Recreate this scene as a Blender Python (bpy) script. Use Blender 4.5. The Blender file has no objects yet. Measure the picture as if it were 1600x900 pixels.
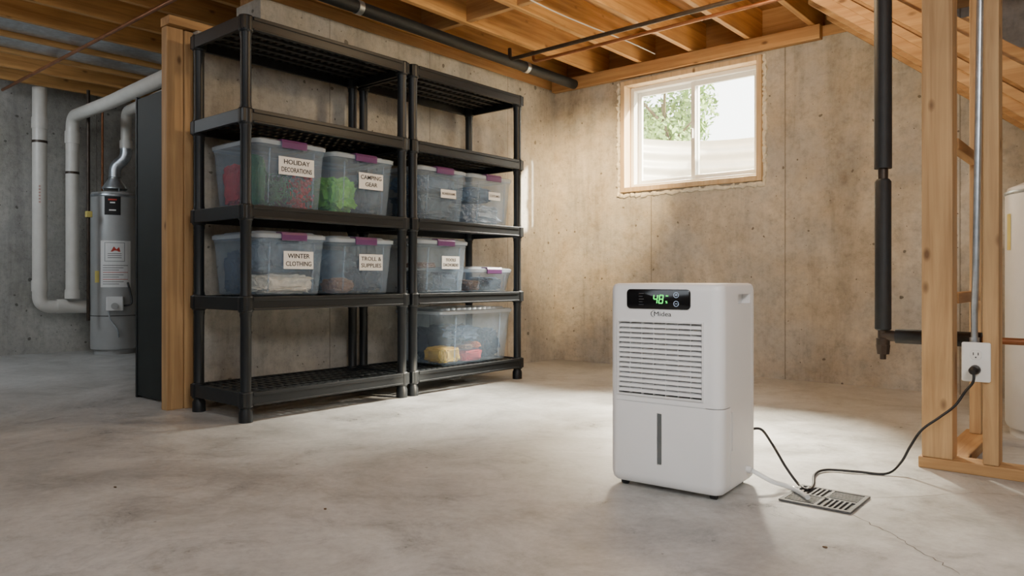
import bpy, bmesh, math, random
from mathutils import Vector, Matrix, noise
random.seed(7)
C = bpy.context.scene.collection
TH = math.radians(40.3); S_, C_ = math.sin(TH), math.cos(TH); F = 1150.0; HZ = 436.0; H = 0.65

def at(px, py, d):
    l = (px-800)/F*d
    return Vector((-S_*d + C_*l, C_*d + S_*l, H + (HZ-py)/F*d))
def fl(px, py, z=0.0):
    d = (H-z)*F/(py-HZ)
    return at(px, py, d)

# ---------------------------------------------------------------- materials
def newmat(name):
    m = bpy.data.materials.new(name); m.use_nodes = True
    nt = m.node_tree; b = nt.nodes['Principled BSDF']
    return m, nt, b
def nd(nt, t, **k):
    n = nt.nodes.new(t)
    for a, v in k.items(): setattr(n, a, v)
    return n
def coords(nt, scale=(1,1,1), loc=(0,0,0), src='Object'):
    tc = nd(nt, 'ShaderNodeTexCoord'); mp = nd(nt, 'ShaderNodeMapping')
    mp.inputs['Scale'].default_value = scale; mp.inputs['Location'].default_value = loc
    nt.links.new(tc.outputs[src], mp.inputs[0]); return mp.outputs[0]
def noi(nt, vec, scale, detail=6, rough=0.6, dist=0.0):
    n = nd(nt, 'ShaderNodeTexNoise'); n.inputs['Scale'].default_value = scale
    n.inputs['Detail'].default_value = detail; n.inputs['Roughness'].default_value = rough
    n.inputs['Distortion'].default_value = dist
    nt.links.new(vec, n.inputs['Vector']); return n.outputs['Fac']
def ramp(nt, fac, stops):
    r = nd(nt, 'ShaderNodeValToRGB'); e = r.color_ramp.elements
    while len(e) < len(stops): e.new(0.5)
    for i, (p, c) in enumerate(stops):
        e[i].position = p; e[i].color = (c[0], c[1], c[2], 1) if hasattr(c, '__len__') else (c, c, c, 1)
    nt.links.new(fac, r.inputs[0]); return r.outputs[0]
def mixc(nt, a, b, fac, mode='MIX'):
    m = nd(nt, 'ShaderNodeMix', data_type='RGBA', blend_type=mode)
    for s, v in ((0, fac), (6, a), (7, b)):
        if isinstance(v, (int, float)): m.inputs[s].default_value = v
        elif isinstance(v, tuple): m.inputs[s].default_value = (*v, 1)
        else: nt.links.new(v, m.inputs[s])
    return m.outputs[2]
def bump(nt, b, h, strength=0.3, dist=0.01):
    n = nd(nt, 'ShaderNodeBump'); n.inputs['Strength'].default_value = strength; n.inputs['Distance'].default_value = dist
    nt.links.new(h, n.inputs['Height']); nt.links.new(n.outputs[0], b.inputs['Normal'])
def mth(nt, op, a, b=None):
    n = nd(nt, 'ShaderNodeMath', operation=op)
    for i, v in enumerate((a, b)):
        if v is None: continue
        if isinstance(v, (int, float)): n.inputs[i].default_value = v
        else: nt.links.new(v, n.inputs[i])
    return n.outputs[0]
def plain(name, col, rough=0.5, metal=0.0, var=0.08, nscale=12.0, bmp=0.0, emit=None, spec=0.5):
    m, nt, b = newmat(name)
    v = coords(nt); n = noi(nt, v, nscale, 4)
    c = ramp(nt, n, [(0.3, tuple(x*(1-var) for x in col)), (0.7, tuple(min(1, x*(1+var)) for x in col))])
    nt.links.new(c, b.inputs['Base Color'])
    b.inputs['Roughness'].default_value = rough; b.inputs['Metallic'].default_value = metal
    b.inputs['Specular IOR Level'].default_value = spec
    if bmp: bump(nt, b, noi(nt, v, nscale*6, 5), bmp, 0.003)
    if emit:
        b.inputs['Emission Color'].default_value = (*emit[0], 1); b.inputs['Emission Strength'].default_value = emit[1]
    return m
def concrete(name, axis, dark, mid, light, seam=0.61, off=0.0):
    m, nt, b = newmat(name)
    v = coords(nt)
    n1 = noi(nt, v, 1.7, 10, 0.68, 0.5)
    base = ramp(nt, n1, [(0.32, dark), (0.5, mid), (0.66, light)])
    ng = noi(nt, coords(nt, (1, 1, 1), (5, 3, 2)), 2.4, 6, 0.65)
    grey = tuple(sum(mid)/3*k for k in (1.0, 1.0, 0.97))
    base = mixc(nt, base, grey, ramp(nt, ng, [(0.42, 0.0), (0.62, 0.65)]))
    n2 = noi(nt, v, 20, 8, 0.75)
    base = mixc(nt, base, ramp(nt, n2, [(0.32, 0.55), (0.5, 0.98), (0.66, 1.15)]), 0.6, 'MULTIPLY')
    n3 = noi(nt, coords(nt, (2.6, 2.6, 0.28)), 1.8, 9, 0.72, 0.2)
    base = mixc(nt, base, ramp(nt, n3, [(0.36, 0.66), (0.50, 1.0), (0.68, 1.12)]), 0.65, 'MULTIPLY')
    # narrow dark runs of water
    n4 = noi(nt, coords(nt, (14, 14, 0.5), (3, 1, 0)), 1.0, 5, 0.6, 0.1)
    n5 = noi(nt, v, 0.9, 3, 0.5)
    run = mth(nt, 'MULTIPLY', ramp(nt, n4, [(0.60, 0.0), (0.72, 0.40)]), ramp(nt, n5, [(0.42, 0.0), (0.58, 1.0)]))
    base = mixc(nt, base, tuple(x*0.55 for x in dark), run)
    vd = nd(nt, 'ShaderNodeVectorMath', operation='ADD'); nt.links.new(v, vd.inputs[0])
    nz = nd(nt, 'ShaderNodeTexNoise'); nz.inputs['Scale'].default_value = 18; nt.links.new(v, nz.inputs['Vector'])
    sc = nd(nt, 'ShaderNodeVectorMath', operation='SCALE'); nt.links.new(nz.outputs['Color'], sc.inputs[0]); sc.inputs['Scale'].default_value = 0.03
    nt.links.new(sc.outputs[0], vd.inputs[1])
    tot = None
    for s, thr in ((11, 0.50), (26, 0.60)):
        vo = nd(nt, 'ShaderNodeTexVoronoi'); vo.inputs['Scale'].default_value = s
        nt.links.new(vd.outputs[0], vo.inputs['Vector'])
        sp = nd(nt, 'ShaderNodeSeparateColor'); nt.links.new(vo.outputs['Color'], sp.inputs[0])
        rad = mth(nt, 'MULTIPLY', mth(nt, 'POWER', sp.outputs[1], 3.0), 0.14)
        pit = mth(nt, 'LESS_THAN', vo.outputs['Distance'], mth(nt, 'ADD', rad, 0.04))
        pm = mth(nt, 'MULTIPLY', pit, mth(nt, 'GREATER_THAN', sp.outputs[0], thr))
        tot = pm if tot is None else mth(nt, 'MAXIMUM', tot, pm)
    base = mixc(nt, base, tuple(x*0.34 for x in dark), mth(nt, 'MULTIPLY', tot, 0.8))
    sx = nd(nt, 'ShaderNodeSeparateXYZ'); nt.links.new(v, sx.inputs[0])
    a = sx.outputs[axis]
    wob = mth(nt, 'MULTIPLY', n2, 0.008)
    fr = mth(nt, 'FRACT', mth(nt, 'DIVIDE', mth(nt, 'ADD', mth(nt, 'ADD', a, wob), 100+off), seam))
    line = mth(nt, 'LESS_THAN', mth(nt, 'ABSOLUTE', mth(nt, 'SUBTRACT', fr, 0.5)), 0.0038)
    base = mixc(nt, base, tuple(x*0.5 for x in dark), mth(nt, 'MULTIPLY', line, 0.65))
    nt.links.new(base, b.inputs['Base Color']); b.inputs['Roughness'].default_value = 0.88
    h = mth(nt, 'SUBTRACT', mth(nt, 'ADD', mth(nt, 'MULTIPLY', n2, 0.8), mth(nt, 'MULTIPLY', n1, 0.8)), mth(nt, 'ADD', tot, mth(nt, 'MULTIPLY', line, 0.5)))
    bump(nt, b, h, 0.75, 0.016)
    return m
def wood(name, axis, a=(0.36,0.20,0.085), c=(0.60,0.38,0.18), rough=0.65):
    m, nt, b = newmat(name)
    sc = [26, 26, 26]; sc[axis] = 1.3
    v = coords(nt, tuple(sc)); n = noi(nt, v, 1.2, 6, 0.6, 0.6)
    v2 = coords(nt); n2 = noi(nt, v2, 2.2, 3)
    base = ramp(nt, n, [(0.3, a), (0.7, c)])
    base = mixc(nt, base, ramp(nt, n2, [(0.3, 0.78), (0.7, 1.2)]), 0.6, 'MULTIPLY')
    sk = [9, 9, 9]; sk[axis] = 4.5
    vk = coords(nt, tuple(sk)); vo = nd(nt, 'ShaderNodeTexVoronoi'); vo.inputs['Scale'].default_value = 1.0
    nt.links.new(vk, vo.inputs['Vector'])
    kn = ramp(nt, vo.outputs['Distance'], [(0.05, 1.0), (0.13, 0.0)])
    base = mixc(nt, base, (0.11, 0.045, 0.016), mth(nt, 'MULTIPLY', kn, 0.8))
    nt.links.new(base, b.inputs['Base Color']); b.inputs['Roughness'].default_value = rough
    bump(nt, b, n, 0.15, 0.004)
    return m
def clearplastic(name, col, fac, rough=0.18):
    m = bpy.data.materials.new(name); m.use_nodes = True; nt = m.node_tree
    b = nt.nodes['Principled BSDF']; out = nt.nodes['Material Output']
    n = noi(nt, coords(nt), 6, 3)
    nt.links.new(ramp(nt, n, [(0.3, tuple(x*0.95 for x in col)), (0.7, col)]), b.inputs['Base Color'])
    b.inputs['Roughness'].default_value = rough
    t = nd(nt, 'ShaderNodeBsdfTransparent'); t.inputs[0].default_value = (0.94, 0.97, 1.0, 1)
    mx = nd(nt, 'ShaderNodeMixShader'); mx.inputs[0].default_value = fac
    nt.links.new(t.outputs[0], mx.inputs[1]); nt.links.new(b.outputs[0], mx.inputs[2]); nt.links.new(mx.outputs[0], out.inputs[0])
    return m

M = {}
M['wwall'] = concrete('concrete_window_wall', 0, (0.38,0.325,0.245), (0.55,0.485,0.385), (0.70,0.635,0.53), 0.98, 0.22)
M['lwall'] = concrete('concrete_left_wall', 1, (0.36,0.325,0.265), (0.49,0.455,0.385), (0.62,0.585,0.51), 0.8, 0.2)
M['fwall'] = concrete('concrete_far_wall', 1, (0.28,0.275,0.245), (0.40,0.395,0.36), (0.52,0.515,0.48), 0.8, 0.1)
M['woodx'] = wood('wood_x', 0, (0.37,0.19,0.07), (0.63,0.38,0.16)); M['woody'] = wood('wood_y', 1, (0.37,0.19,0.07), (0.63,0.38,0.16)); M['woodz'] = wood('wood_z', 2, (0.37,0.21,0.09), (0.62,0.40,0.19))
M['joist'] = wood('joist_wood', 1, (0.42,0.21,0.065), (0.74,0.43,0.155))
M['sub'] = wood('subfloor_wood', 1, (0.31,0.15,0.048), (0.52,0.28,0.10))
M['buck'] = wood('window_wood', 2, (0.58,0.40,0.22), (0.76,0.58,0.36))
M['vinyl'] = plain('white_vinyl', (0.87,0.86,0.82), 0.35, 0, 0.03)
M['foam'] = plain('spray_foam', (0.80,0.74,0.60), 0.9, 0, 0.15, 30, 0.5)
M['black'] = plain('shelf_black_plastic', (0.011,0.014,0.017), 0.42, 0, 0.12, 20, spec=0.4)
M['rubber'] = plain('black_rubber', (0.012,0.012,0.013), 0.5)
M['pipeblack'] = plain('pipe_insulation', (0.014,0.016,0.018), 0.6, 0, 0.2, 30, 0.2)
M['iron'] = plain('dark_iron_pipe', (0.06,0.045,0.035), 0.45, 0.6, 0.25, 20)
M['pvc'] = plain('white_pvc', (0.66,0.65,0.61), 0.35, 0, 0.06)
M['pvcband'] = plain('pvc_print', (0.50,0.30,0.26), 0.6)
M['galv'] = plain('galvanised', (0.5,0.55,0.60), 0.35, 0.85, 0.2, 25)
M['heater'] = plain('heater_enamel', (0.40,0.41,0.41), 0.4, 0.1, 0.05)
M['tank'] = plain('tank_white', (0.76,0.77,0.77), 0.4, 0, 0.03)
M['white'] = plain('appliance_white', (0.90,0.90,0.90), 0.33, 0, 0.01)
M['white2'] = plain('appliance_white_inner', (0.80,0.80,0.80), 0.4, 0, 0.02)
M['dark'] = plain('cavity_dark', (0.03,0.03,0.03), 0.8)
M['gloss'] = plain('gloss_black', (0.006,0.006,0.007), 0.12, 0, 0.05)
M['green'] = plain('green_led', (0.05,0.8,0.1), 0.5, 0, 0.02, 5, 0, ((0.05,1.0,0.12), 1.7))
M['icon'] = plain('panel_icon', (0.45,0.55,0.7), 0.5, 0, 0.02, 5, 0, ((0.4,0.6,0.9), 0.35))
M['mark'] = plain('panel_marks', (0.12,0.12,0.13), 0.5)
M['grey'] = plain('slot_grey', (0.13,0.14,0.14), 0.15)
M['logo'] = plain('logo_grey', (0.05,0.05,0.055), 0.4)
M['purple'] = plain('purple_latch', (0.12,0.04,0.14), 0.35)
M['paper'] = plain('paper_label', (0.84,0.84,0.83), 0.7, 0, 0.02)
M['ink'] = plain('ink', (0.015,0.015,0.015), 0.7)
M['red'] = plain('red_print', (0.55,0.05,0.03), 0.6)
M['yellow'] = plain('yellow_sticker', (0.70,0.60,0.18), 0.6)
M['copper'] = plain('copper', (0.36,0.16,0.08), 0.4, 0.8, 0.2)
M['panel'] = plain('dark_panel', (0.012,0.018,0.018), 0.6, 0, 0.2, 4)
M['grate'] = plain('cast_iron_grate', (0.12,0.12,0.12), 0.55, 0.15, 0.3, 40, 0.2)
M['bin'] = clearplastic('bin_plastic', (0.52,0.67,0.84), 0.24)
M['lid'] = clearplastic('bin_lid_plastic', (0.70,0.80,0.90), 0.42)
M['hose'] = clearplastic('hose_plastic', (0.88,0.9,0.92), 0.6, 0.1)
M['glass'] = clearplastic('window_glass', (0.9,0.95,1.0), 0.05, 0.02)
M['crack'] = plain('crack_dark', (0.14,0.12,0.10), 0.9)
M['gravel'] = plain('gravel', (0.45,0.42,0.38), 0.9, 0, 0.5, 60, 1.0)
M['grass'] = plain('grass_ground', (0.16,0.25,0.08), 0.9, 0, 0.4, 20, 0.5)
M['bark'] = plain('bark', (0.14,0.09,0.05), 0.9, 0, 0.3, 20, 0.5)
M['leaf'] = plain('leaf', (0.28,0.40,0.12), 0.6, 0, 0.4, 3)
M['well'] = plain('well_steel', (0.66,0.65,0.60), 0.5, 0.2, 0.12, 5)
def cloth(name, col, v=0.25): return plain(name, col, 0.9, 0, v, 25, 0.5)
CL = {k: cloth('cloth_'+k, c) for k, c in dict(navy=(0.025,0.045,0.09), blue=(0.11,0.18,0.29), slate=(0.11,0.16,0.22), grey=(0.25,0.27,0.30), cream=(0.80,0.75,0.64), red=(0.55,0.03,0.04), green=(0.22,0.60,0.08), dgreen=(0.03,0.15,0.05), brown=(0.24,0.12,0.06), black=(0.02,0.02,0.024), yellow=(0.72,0.45,0.03), orange=(0.60,0.16,0.02), pale=(0.50,0.56,0.64)).items()}

def floor_mat():
    m, nt, b = newmat('floor_concrete'); v = coords(nt)
    n1 = noi(nt, v, 1.1, 12, 0.75, 1.0); n2 = noi(nt, v, 4.5, 12, 0.8, 0.5); n3 = noi(nt, v, 45, 4, 0.6)
    base = ramp(nt, n1, [(0.34, (0.37,0.37,0.355)), (0.48, (0.52,0.52,0.505)), (0.64, (0.65,0.655,0.645))])
    base = mixc(nt, base, ramp(nt, n2, [(0.38, 0.52), (0.47, 0.90), (0.60, 1.12)]), 0.65, 'MULTIPLY')
    base = mixc(nt, base, ramp(nt, n3, [(0.3, 0.82), (0.6, 1.05)]), 0.55, 'MULTIPLY')
    ns = noi(nt, coords(nt, (1,1,1), (9,4,0)), 1.3, 10, 0.8, 2.5)
    base = mixc(nt, base, (0.27,0.24,0.20), ramp(nt, ns, [(0.60, 0.0), (0.68, 0.45)]))
    # faint scuff lines
    sc_ = noi(nt, coords(nt, (2.2, 16, 1)), 1.4, 6, 0.7, 1.2)
    base = mixc(nt, base, (0.72,0.72,0.70), ramp(nt, sc_, [(0.64, 0.0), (0.70, 0.30)]))
    vo = nd(nt, 'ShaderNodeTexVoronoi'); vo.inputs['Scale'].default_value = 5; nt.links.new(v, vo.inputs['Vector'])
    sp = nd(nt, 'ShaderNodeSeparateColor'); nt.links.new(vo.outputs['Color'], sp.inputs[0])
    sk = mth(nt, 'MULTIPLY', mth(nt, 'LESS_THAN', vo.outputs['Distance'], 0.026), mth(nt, 'GREATER_THAN', sp.outputs[0], 0.6))
    base = mixc(nt, base, (0.12,0.10,0.08), mth(nt, 'MULTIPLY', sk, 0.7))
    nt.links.new(base, b.inputs['Base Color'])
    nt.links.new(ramp(nt, n2, [(0.3, 0.24), (0.7, 0.46)]), b.inputs['Roughness'])
    bump(nt, b, mth(nt, 'ADD', n2, mth(nt, 'MULTIPLY', n3, 0.12)), 0.3, 0.008)
    return m
M['floor'] = floor_mat()

# ---------------------------------------------------------------- mesh helpers
def bx(bm, x0, x1, y0, y1, z0, z1):
    vs = [bm.verts.new((x, y, z)) for x in (x0, x1) for y in (y0, y1) for z in (z0, z1)]
    for f in ((0,1,3,2),(4,6,7,5),(0,4,5,1),(2,3,7,6),(0,2,6,4),(1,5,7,3)):
        bm.faces.new([vs[i] for i in f])
    return vs
def nb(): return bmesh.new()
def box(*a):
    bm = nb(); bx(bm, *a); return bm
def frame_of(d):
    d = d.normalized(); u = Vector((0,0,1)) if abs(d.z) < 0.9 else Vector((1,0,0))
    a = d.cross(u).normalized(); return a, d.cross(a).normalized()
def tube(bm, pts, r, seg=12, cap=True):
    pts = [Vector(p) for p in pts]; n = len(pts)
    rs = r if hasattr(r, '__len__') else [r]*n
    rings = []; a = None
    for i, p in enumerate(pts):
        d = (pts[min(i+1, n-1)]-pts[max(i-1, 0)]).normalized()
        if a is None: a, b = frame_of(d)
        else:
            a = (a - d*a.dot(d)).normalized(); b = d.cross(a)
        rings.append([bm.verts.new(p + (a*math.cos(2*math.pi*k/seg)+b*math.sin(2*math.pi*k/seg))*rs[i]) for k in range(seg)])
    for i in range(n-1):
        for k in range(seg):
            bm.faces.new((rings[i][k], rings[i][(k+1)%seg], rings[i+1][(k+1)%seg], rings[i+1][k]))
    if cap: bm.faces.new(rings[0][::-1]); bm.faces.new(rings[-1])
def smooth_path(pts, n=8):
    pts = [Vector(p) for p in pts]; P = [pts[0]]+pts+[pts[-1]]; out = []
    for i in range(1, len(P)-2):
        for k in range(n):
            t = k/n; p0,p1,p2,p3 = P[i-1:i+3]
            out.append(0.5*((2*p1)+(-p0+p2)*t+(2*p0-5*p1+4*p2-p3)*t*t+(-p0+3*p1-3*p2+p3)*t**3))
    out.append(pts[-1]); return out
def bend_path(pts, r=0.06, n=6):
    pts = [Vector(p) for p in pts]; out = [pts[0]]
    for i in range(1, len(pts)-1):
        a = (pts[i-1]-pts[i]).normalized(); c = (pts[i+1]-pts[i]).normalized()
        A = pts[i]+a*r; B = pts[i]+c*r
        for k in range(n+1):
            t = k/n; out.append(A*(1-t)**2+pts[i]*2*t*(1-t)+B*t*t)
    out.append(pts[-1]); return out
def lathe(bm, c, prof, seg=32):
    rings = []
    for r, z in prof:
        rings.append([bm.verts.new((c[0]+r*math.cos(2*math.pi*k/seg), c[1]+r*math.sin(2*math.pi*k/seg), c[2]+z)) for k in range(seg)])
    for i in range(len(rings)-1):
        for k in range(seg): bm.faces.new((rings[i][k], rings[i][(k+1)%seg], rings[i+1][(k+1)%seg], rings[i+1][k]))
    bm.faces.new(rings[0][::-1]); bm.faces.new(rings[-1])
def rrect(hw, hd, r, n=5):
    pts = []
    for cx, cy, a0 in ((hw-r, hd-r, 0), (-hw+r, hd-r, 90), (-hw+r, -hd+r, 180), (hw-r, -hd+r, 270)):
        for k in range(n+1):
            a = math.radians(a0+90*k/n); pts.append((cx+r*math.cos(a), cy+r*math.sin(a)))
    return pts
def loft(bm, secs, c=(0,0,0), captop=True, capbot=True, n=5):
    rings = []
    for z, hw, hd, r in secs:
        rings.append([bm.verts.new((c[0]+x, c[1]+y, c[2]+z)) for x, y in rrect(hw, hd, r, n)])
    m = len(rings[0])
    for i in range(len(rings)-1):
        for k in range(m): bm.faces.new((rings[i][k], rings[i][(k+1)%m], rings[i+1][(k+1)%m], rings[i+1][k]))
    if capbot: bm.faces.new(rings[0][::-1])
    if captop: bm.faces.new(rings[-1])
def prism(bm, poly, axis, a0, a1):
    def mk(p, a):
        return {0: (a, p[0], p[1]), 1: (p[0], a, p[1]), 2: (p[0], p[1], a)}[axis]
    A = [bm.verts.new(mk(p, a0)) for p in poly]; B = [bm.verts.new(mk(p, a1)) for p in poly]
    n = len(poly)
    for i in range(n): bm.faces.new((A[i], A[(i+1)%n], B[(i+1)%n], B[i]))
    bm.faces.new(A[::-1]); bm.faces.new(B)
def xf(bm, mat): bmesh.ops.transform(bm, matrix=mat, verts=bm.verts); return bm
def tag(o, label, cat, group=None, kind=None):
    o['label'] = label; o['category'] = cat
    if group: o['group'] = group
    if kind: o['kind'] = kind
    return o
def obj(name, bm, mat, parent=None, smooth=False, bevel=0, seg=2, local=False):
    bmesh.ops.recalc_face_normals(bm, faces=bm.faces)
    me = bpy.data.meshes.new(name); bm.to_mesh(me); bm.free()
    me.materials.append(mat); o = bpy.data.objects.new(name, me); C.objects.link(o)
    if smooth:
        for p in me.polygons: p.use_smooth = True
        try: me.set_sharp_from_angle(angle=math.radians(38))
        except Exception: pass
    if bevel:
        b = o.modifiers.new('bevel', 'BEVEL'); b.width = bevel; b.segments = seg; b.limit_method = 'ANGLE'
    if parent:
        o.parent = parent
        if not local and parent.parent is None and parent.type == 'EMPTY':
            o.matrix_parent_inverse = Matrix.Translation(-parent.location)
    return o
def root(name, loc, label, cat, group=None, rz=0):
    o = bpy.data.objects.new(name, None); C.objects.link(o); o.location = loc; o.rotation_euler.z = rz
    o.empty_display_size = 0.1
    return tag(o, label, cat, group)
def struct(name, bm, mat, parent=None, **k):
    o = obj(name, bm, mat, parent, **k)
    if not parent: o['kind'] = 'structure'
    return o
def boolean(bm_a, cutters):
    def tmp(bm):
        bmesh.ops.recalc_face_normals(bm, faces=bm.faces)
        me = bpy.data.meshes.new('t'); bm.to_mesh(me); bm.free(); o = bpy.data.objects.new('t', me); C.objects.link(o); return o
    a = tmp(bm_a); cs = [tmp(c) for c in cutters]
    for c in cs:
        md = a.modifiers.new('b', 'BOOLEAN'); md.operation = 'DIFFERENCE'; md.object = c; md.solver = 'EXACT'
    dg = bpy.context.evaluated_depsgraph_get(); dg.update()
    me = bpy.data.meshes.new_from_object(a.evaluated_get(dg))
    bm = nb(); bm.from_mesh(me)
    for o in [a]+cs: bpy.data.objects.remove(o, do_unlink=True)
    return bm
def text_bm(s, size, width=None, depth=0.0004, bold=0.012):
    cu = bpy.data.curves.new('t', 'FONT'); cu.body = s; cu.size = size; cu.align_x = 'CENTER'; cu.align_y = 'CENTER'; cu.extrude = depth
    cu.resolution_u = 3; cu.offset = size*bold
    o = bpy.data.objects.new('t', cu); C.objects.link(o)
    dg = bpy.context.evaluated_depsgraph_get(); dg.update()
    me = bpy.data.meshes.new_from_object(o.evaluated_get(dg)); bpy.data.objects.remove(o, do_unlink=True)
    bm = nb(); bm.from_mesh(me)
    if width and bm.verts:
        w = max(v.co.x for v in bm.verts)-min(v.co.x for v in bm.verts)
        bmesh.ops.scale(bm, vec=(width/w, 1, 1), verts=bm.verts)
    return bm
def face_mat(loc, xa, ya):
    xa = Vector(xa); ya = Vector(ya); z = xa.cross(ya)
    m = Matrix((xa, ya, z)).transposed().to_4x4(); m.translation = Vector(loc); return m

# ---------------------------------------------------------------- room shell
XL, YW, YO = -3.60, 4.78, 4.98
struct('floor', box(-7.6, 2.8, -2.9, YO, -0.15, 0.0), M['floor'])
bm = nb()
for a in ((-7.5, -2.96, YW, YO, 0, 2.17), (-1.88, 2.8, YW, YO, 0, 2.17), (-2.96, -1.88, YW, YO, 0, 1.30), (-2.96, -1.88, YW, YO, 2.13, 2.17)): bx(bm, *a)
struct('wall_window', bm, M['wwall'])
bm = nb(); bx(bm, -3.85, XL, 1.80, 2.15, 0, 1.90); bx(bm, -3.85, XL, 2.15, YW-0.001, 0, 2.17)
struct('wall_left', bm, M['lwall'])
struct('wall_far_left', box(-7.5, -7.3, -2.9, YW-0.001, 0, 2.478), M['fwall'])
struct('wall_back', box(-7.3, 2.6, -2.9, -2.7, 0, 2.48), M['fwall'])
struct('wall_right', box(2.6, 2.8, -2.9, YW-0.001, 0, 2.48), M['fwall'])
struct('ceiling', box(-7.5, 2.8, -2.9, YO, 2.48, 2.52), M['sub'])
struct('trim_1', box(-7.29, 2.59, YW+0.0, 4.97, 2.171, 2.239), M['woodx'], bevel=0.003)
struct('trim_2', box(-3.83, XL, 2.16, YW-0.01, 2.171, 2.239), M['woody'], bevel=0.003)
struct('trim_3', box(-7.29, 2.59, 4.93, 4.97, 2.241, 2.479), M['woodx'])
struct('trim_4', box(-3.59, -1.5, YW-0.055, YW-0.002, 2.15, 2.238), M['woodx'], bevel=0.003)

JX = [-2.78+0.41*k for k in range(-10, 11)]
jl = obj('ceiling_joist', box(-0.019, 0.019, -2.65, 4.925, 2.241, 2.479), M['joist'], bevel=0.003)
js = obj('ceiling_joist', box(-0.019, 0.019, -2.65, 3.935, 2.241, 2.479), M['joist'], bevel=0.003)
first = {'l': True, 's': True}
for x in JX:
    k = 's' if x > -1.4 else 'l'; src = js if k == 's' else jl
    o = src if first[k] else src.copy()
    if not first[k]: C.objects.link(o)
    first[k] = False
    o.location.x = x
    if k == 'l': tag(o, 'rough orange pine floor joist running overhead to the window wall', 'joist', 'full length ceiling joists')
    else: tag(o, 'shortened pine floor joist ending at the stair opening', 'joist', 'short ceiling joists')
tag(obj('stair_header', box(-1.52, 2.55, 3.937, 3.975, 2.241, 2.479), M['woodx'], bevel=0.003), 'pine header board across the joist ends above the stairs', 'beam')
bl0 = None
for i, (xa, yy) in enumerate(((-2.78, 3.3), (-2.37, 3.3), (-3.19, 3.3), (-1.96, 3.3), (-3.6, 3.3))):
    o = obj('blocking', box(xa+0.02, xa+0.39, yy, yy+0.038, 2.25, 2.478), M['woodx']) if bl0 is None else bl0.copy()
    if bl0 is None: bl0 = o; X0 = xa
    else: C.objects.link(o); o.location.x = xa-X0
    tag(o, 'short pine blocking board nailed between two ceiling joists', 'blocking', 'blocking between joists')

# ---------------------------------------------------------------- window
W0, W1, Z0, Z1 = -2.96, -1.88, 1.30, 2.13
w = bpy.data.objects.new('window_1', None); C.objects.link(w); w.location = ((W0+W1)/2, YW, Z0); w['kind'] = 'structure'
w['label'] = 'white sliding basement window set in a raw wood frame'
t = 0.035
bm = nb()
bx(bm, W0, W0+t, YW-0.03, 4.95, Z0, Z1); bx(bm, W1-t, W1, YW-0.03, 4.95, Z0, Z1)
bx(bm, W0+t, W1-t, YW-0.03, 4.95, Z1-t, Z1); bx(bm, W0+t, W1-t, YW-0.03, 4.95, Z0, Z0+t)
obj('window_frame', bm, M['buck'], w, bevel=0.003)
a0, a1, b0, b1 = W0+t, W1-t, Z0+t, Z1-t
def rectframe(x0, x1, z0, z1, y0, y1, s):
    bm = nb(); bx(bm, x0, x0+s, y0, y1, z0, z1); bx(bm, x1-s, x1, y0, y1, z0, z1)
    bx(bm, x0+s, x1-s, y0, y1, z1-s, z1); bx(bm, x0+s, x1-s, y0, y1, z0, z0+s); return bm
obj('vinyl_frame', rectframe(a0, a1, b0, b1, 4.84, 4.94, 0.03), M['vinyl'], w, bevel=0.004)
mx = (a0+a1)/2
obj('sash', rectframe(a0+0.03, mx+0.02, b0+0.03, b1-0.03, 4.900, 4.925, 0.032), M['vinyl'], w, bevel=0.003)
obj('sash', rectframe(mx-0.022, a1-0.03, b0+0.03, b1-0.03, 4.87, 4.895, 0.032), M['vinyl'], w, bevel=0.003)
obj('pane', box(a0+0.062, mx-0.012, 4.911, 4.915, b0+0.062, b1-0.062), M['glass'], w)
obj('pane', box(mx+0.01, a1-0.062, 4.881, 4.885, b0+0.062, b1-0.062), M['glass'], w)
obj('latch', box(mx-0.016, mx-0.002, 4.85, 4.87, 1.66, 1.73), M['vinyl'], w, bevel=0.003)
bm = nb()
for (p, q) in (((W0-0.03, Z0-0.02), (W0-0.03, Z1)), ((W0-0.03, Z0-0.025), (W1+0.02, Z0-0.02)), ((W1+0.012, Z0-0.02), (W1+0.012, Z1))):
    n = 60; pts = []; rs = []
    for k in range(n+1):
        u = k/n; pts.append((p[0]+(q[0]-p[0])*u+random.uniform(-.007, .007), YW-0.002, p[1]+(q[1]-p[1])*u+random.uniform(-.007, .007))); rs.append(random.uniform(0.008, 0.023))
    tube(bm, pts, rs, 8)
obj('foam_seal', bm, M['foam'], w, smooth=True)

# outside
cxw = -2.42
bm = nb(); N = 40; rows = 60; grid = []
for j in range(rows+1):
    z = 1.0+0.83*j/rows; off = 0.018*math.sin(2*math.pi*z/0.125)
    grid.append([bm.verts.new((cxw+(0.85+off)*math.cos(math.pi*k/N), YO+0.001+(1.0+off)*math.sin(math.pi*k/N), z)) for k in range(N+1)])
for j in range(rows):
    for k in range(N): bm.faces.new((grid[j][k], grid[j][k+1], grid[j+1][k+1], grid[j+1][k]))
tag(obj('window_well', bm, M['well'], smooth=True), 'corrugated steel window well curving around outside the window', 'window well')
bm = nb(); rin = [bm.verts.new((cxw+0.87*math.cos(math.pi*k/N), YO+0.001+1.02*math.sin(math.pi*k/N), 1.80)) for k in range(N+1)]
rout = [bm.verts.new((cxw+22*math.cos(math.pi*k/N), YO+0.001+26*math.sin(math.pi*k/N), 1.90)) for k in range(N+1)]
for k in range(N): bm.faces.new((rin[k], rout[k], rout[k+1], rin[k+1]))
struct('ground', bm, M['grass'])
bm = nb(); vs = [bm.verts.new((cxw+0.85*math.cos(math.pi*k/N), YO+0.001+1.0*math.sin(math.pi*k/N), 1.05)) for k in range(N+1)]; bm.faces.new(vs)
struct('ground_gravel', bm, M['gravel'])
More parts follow.
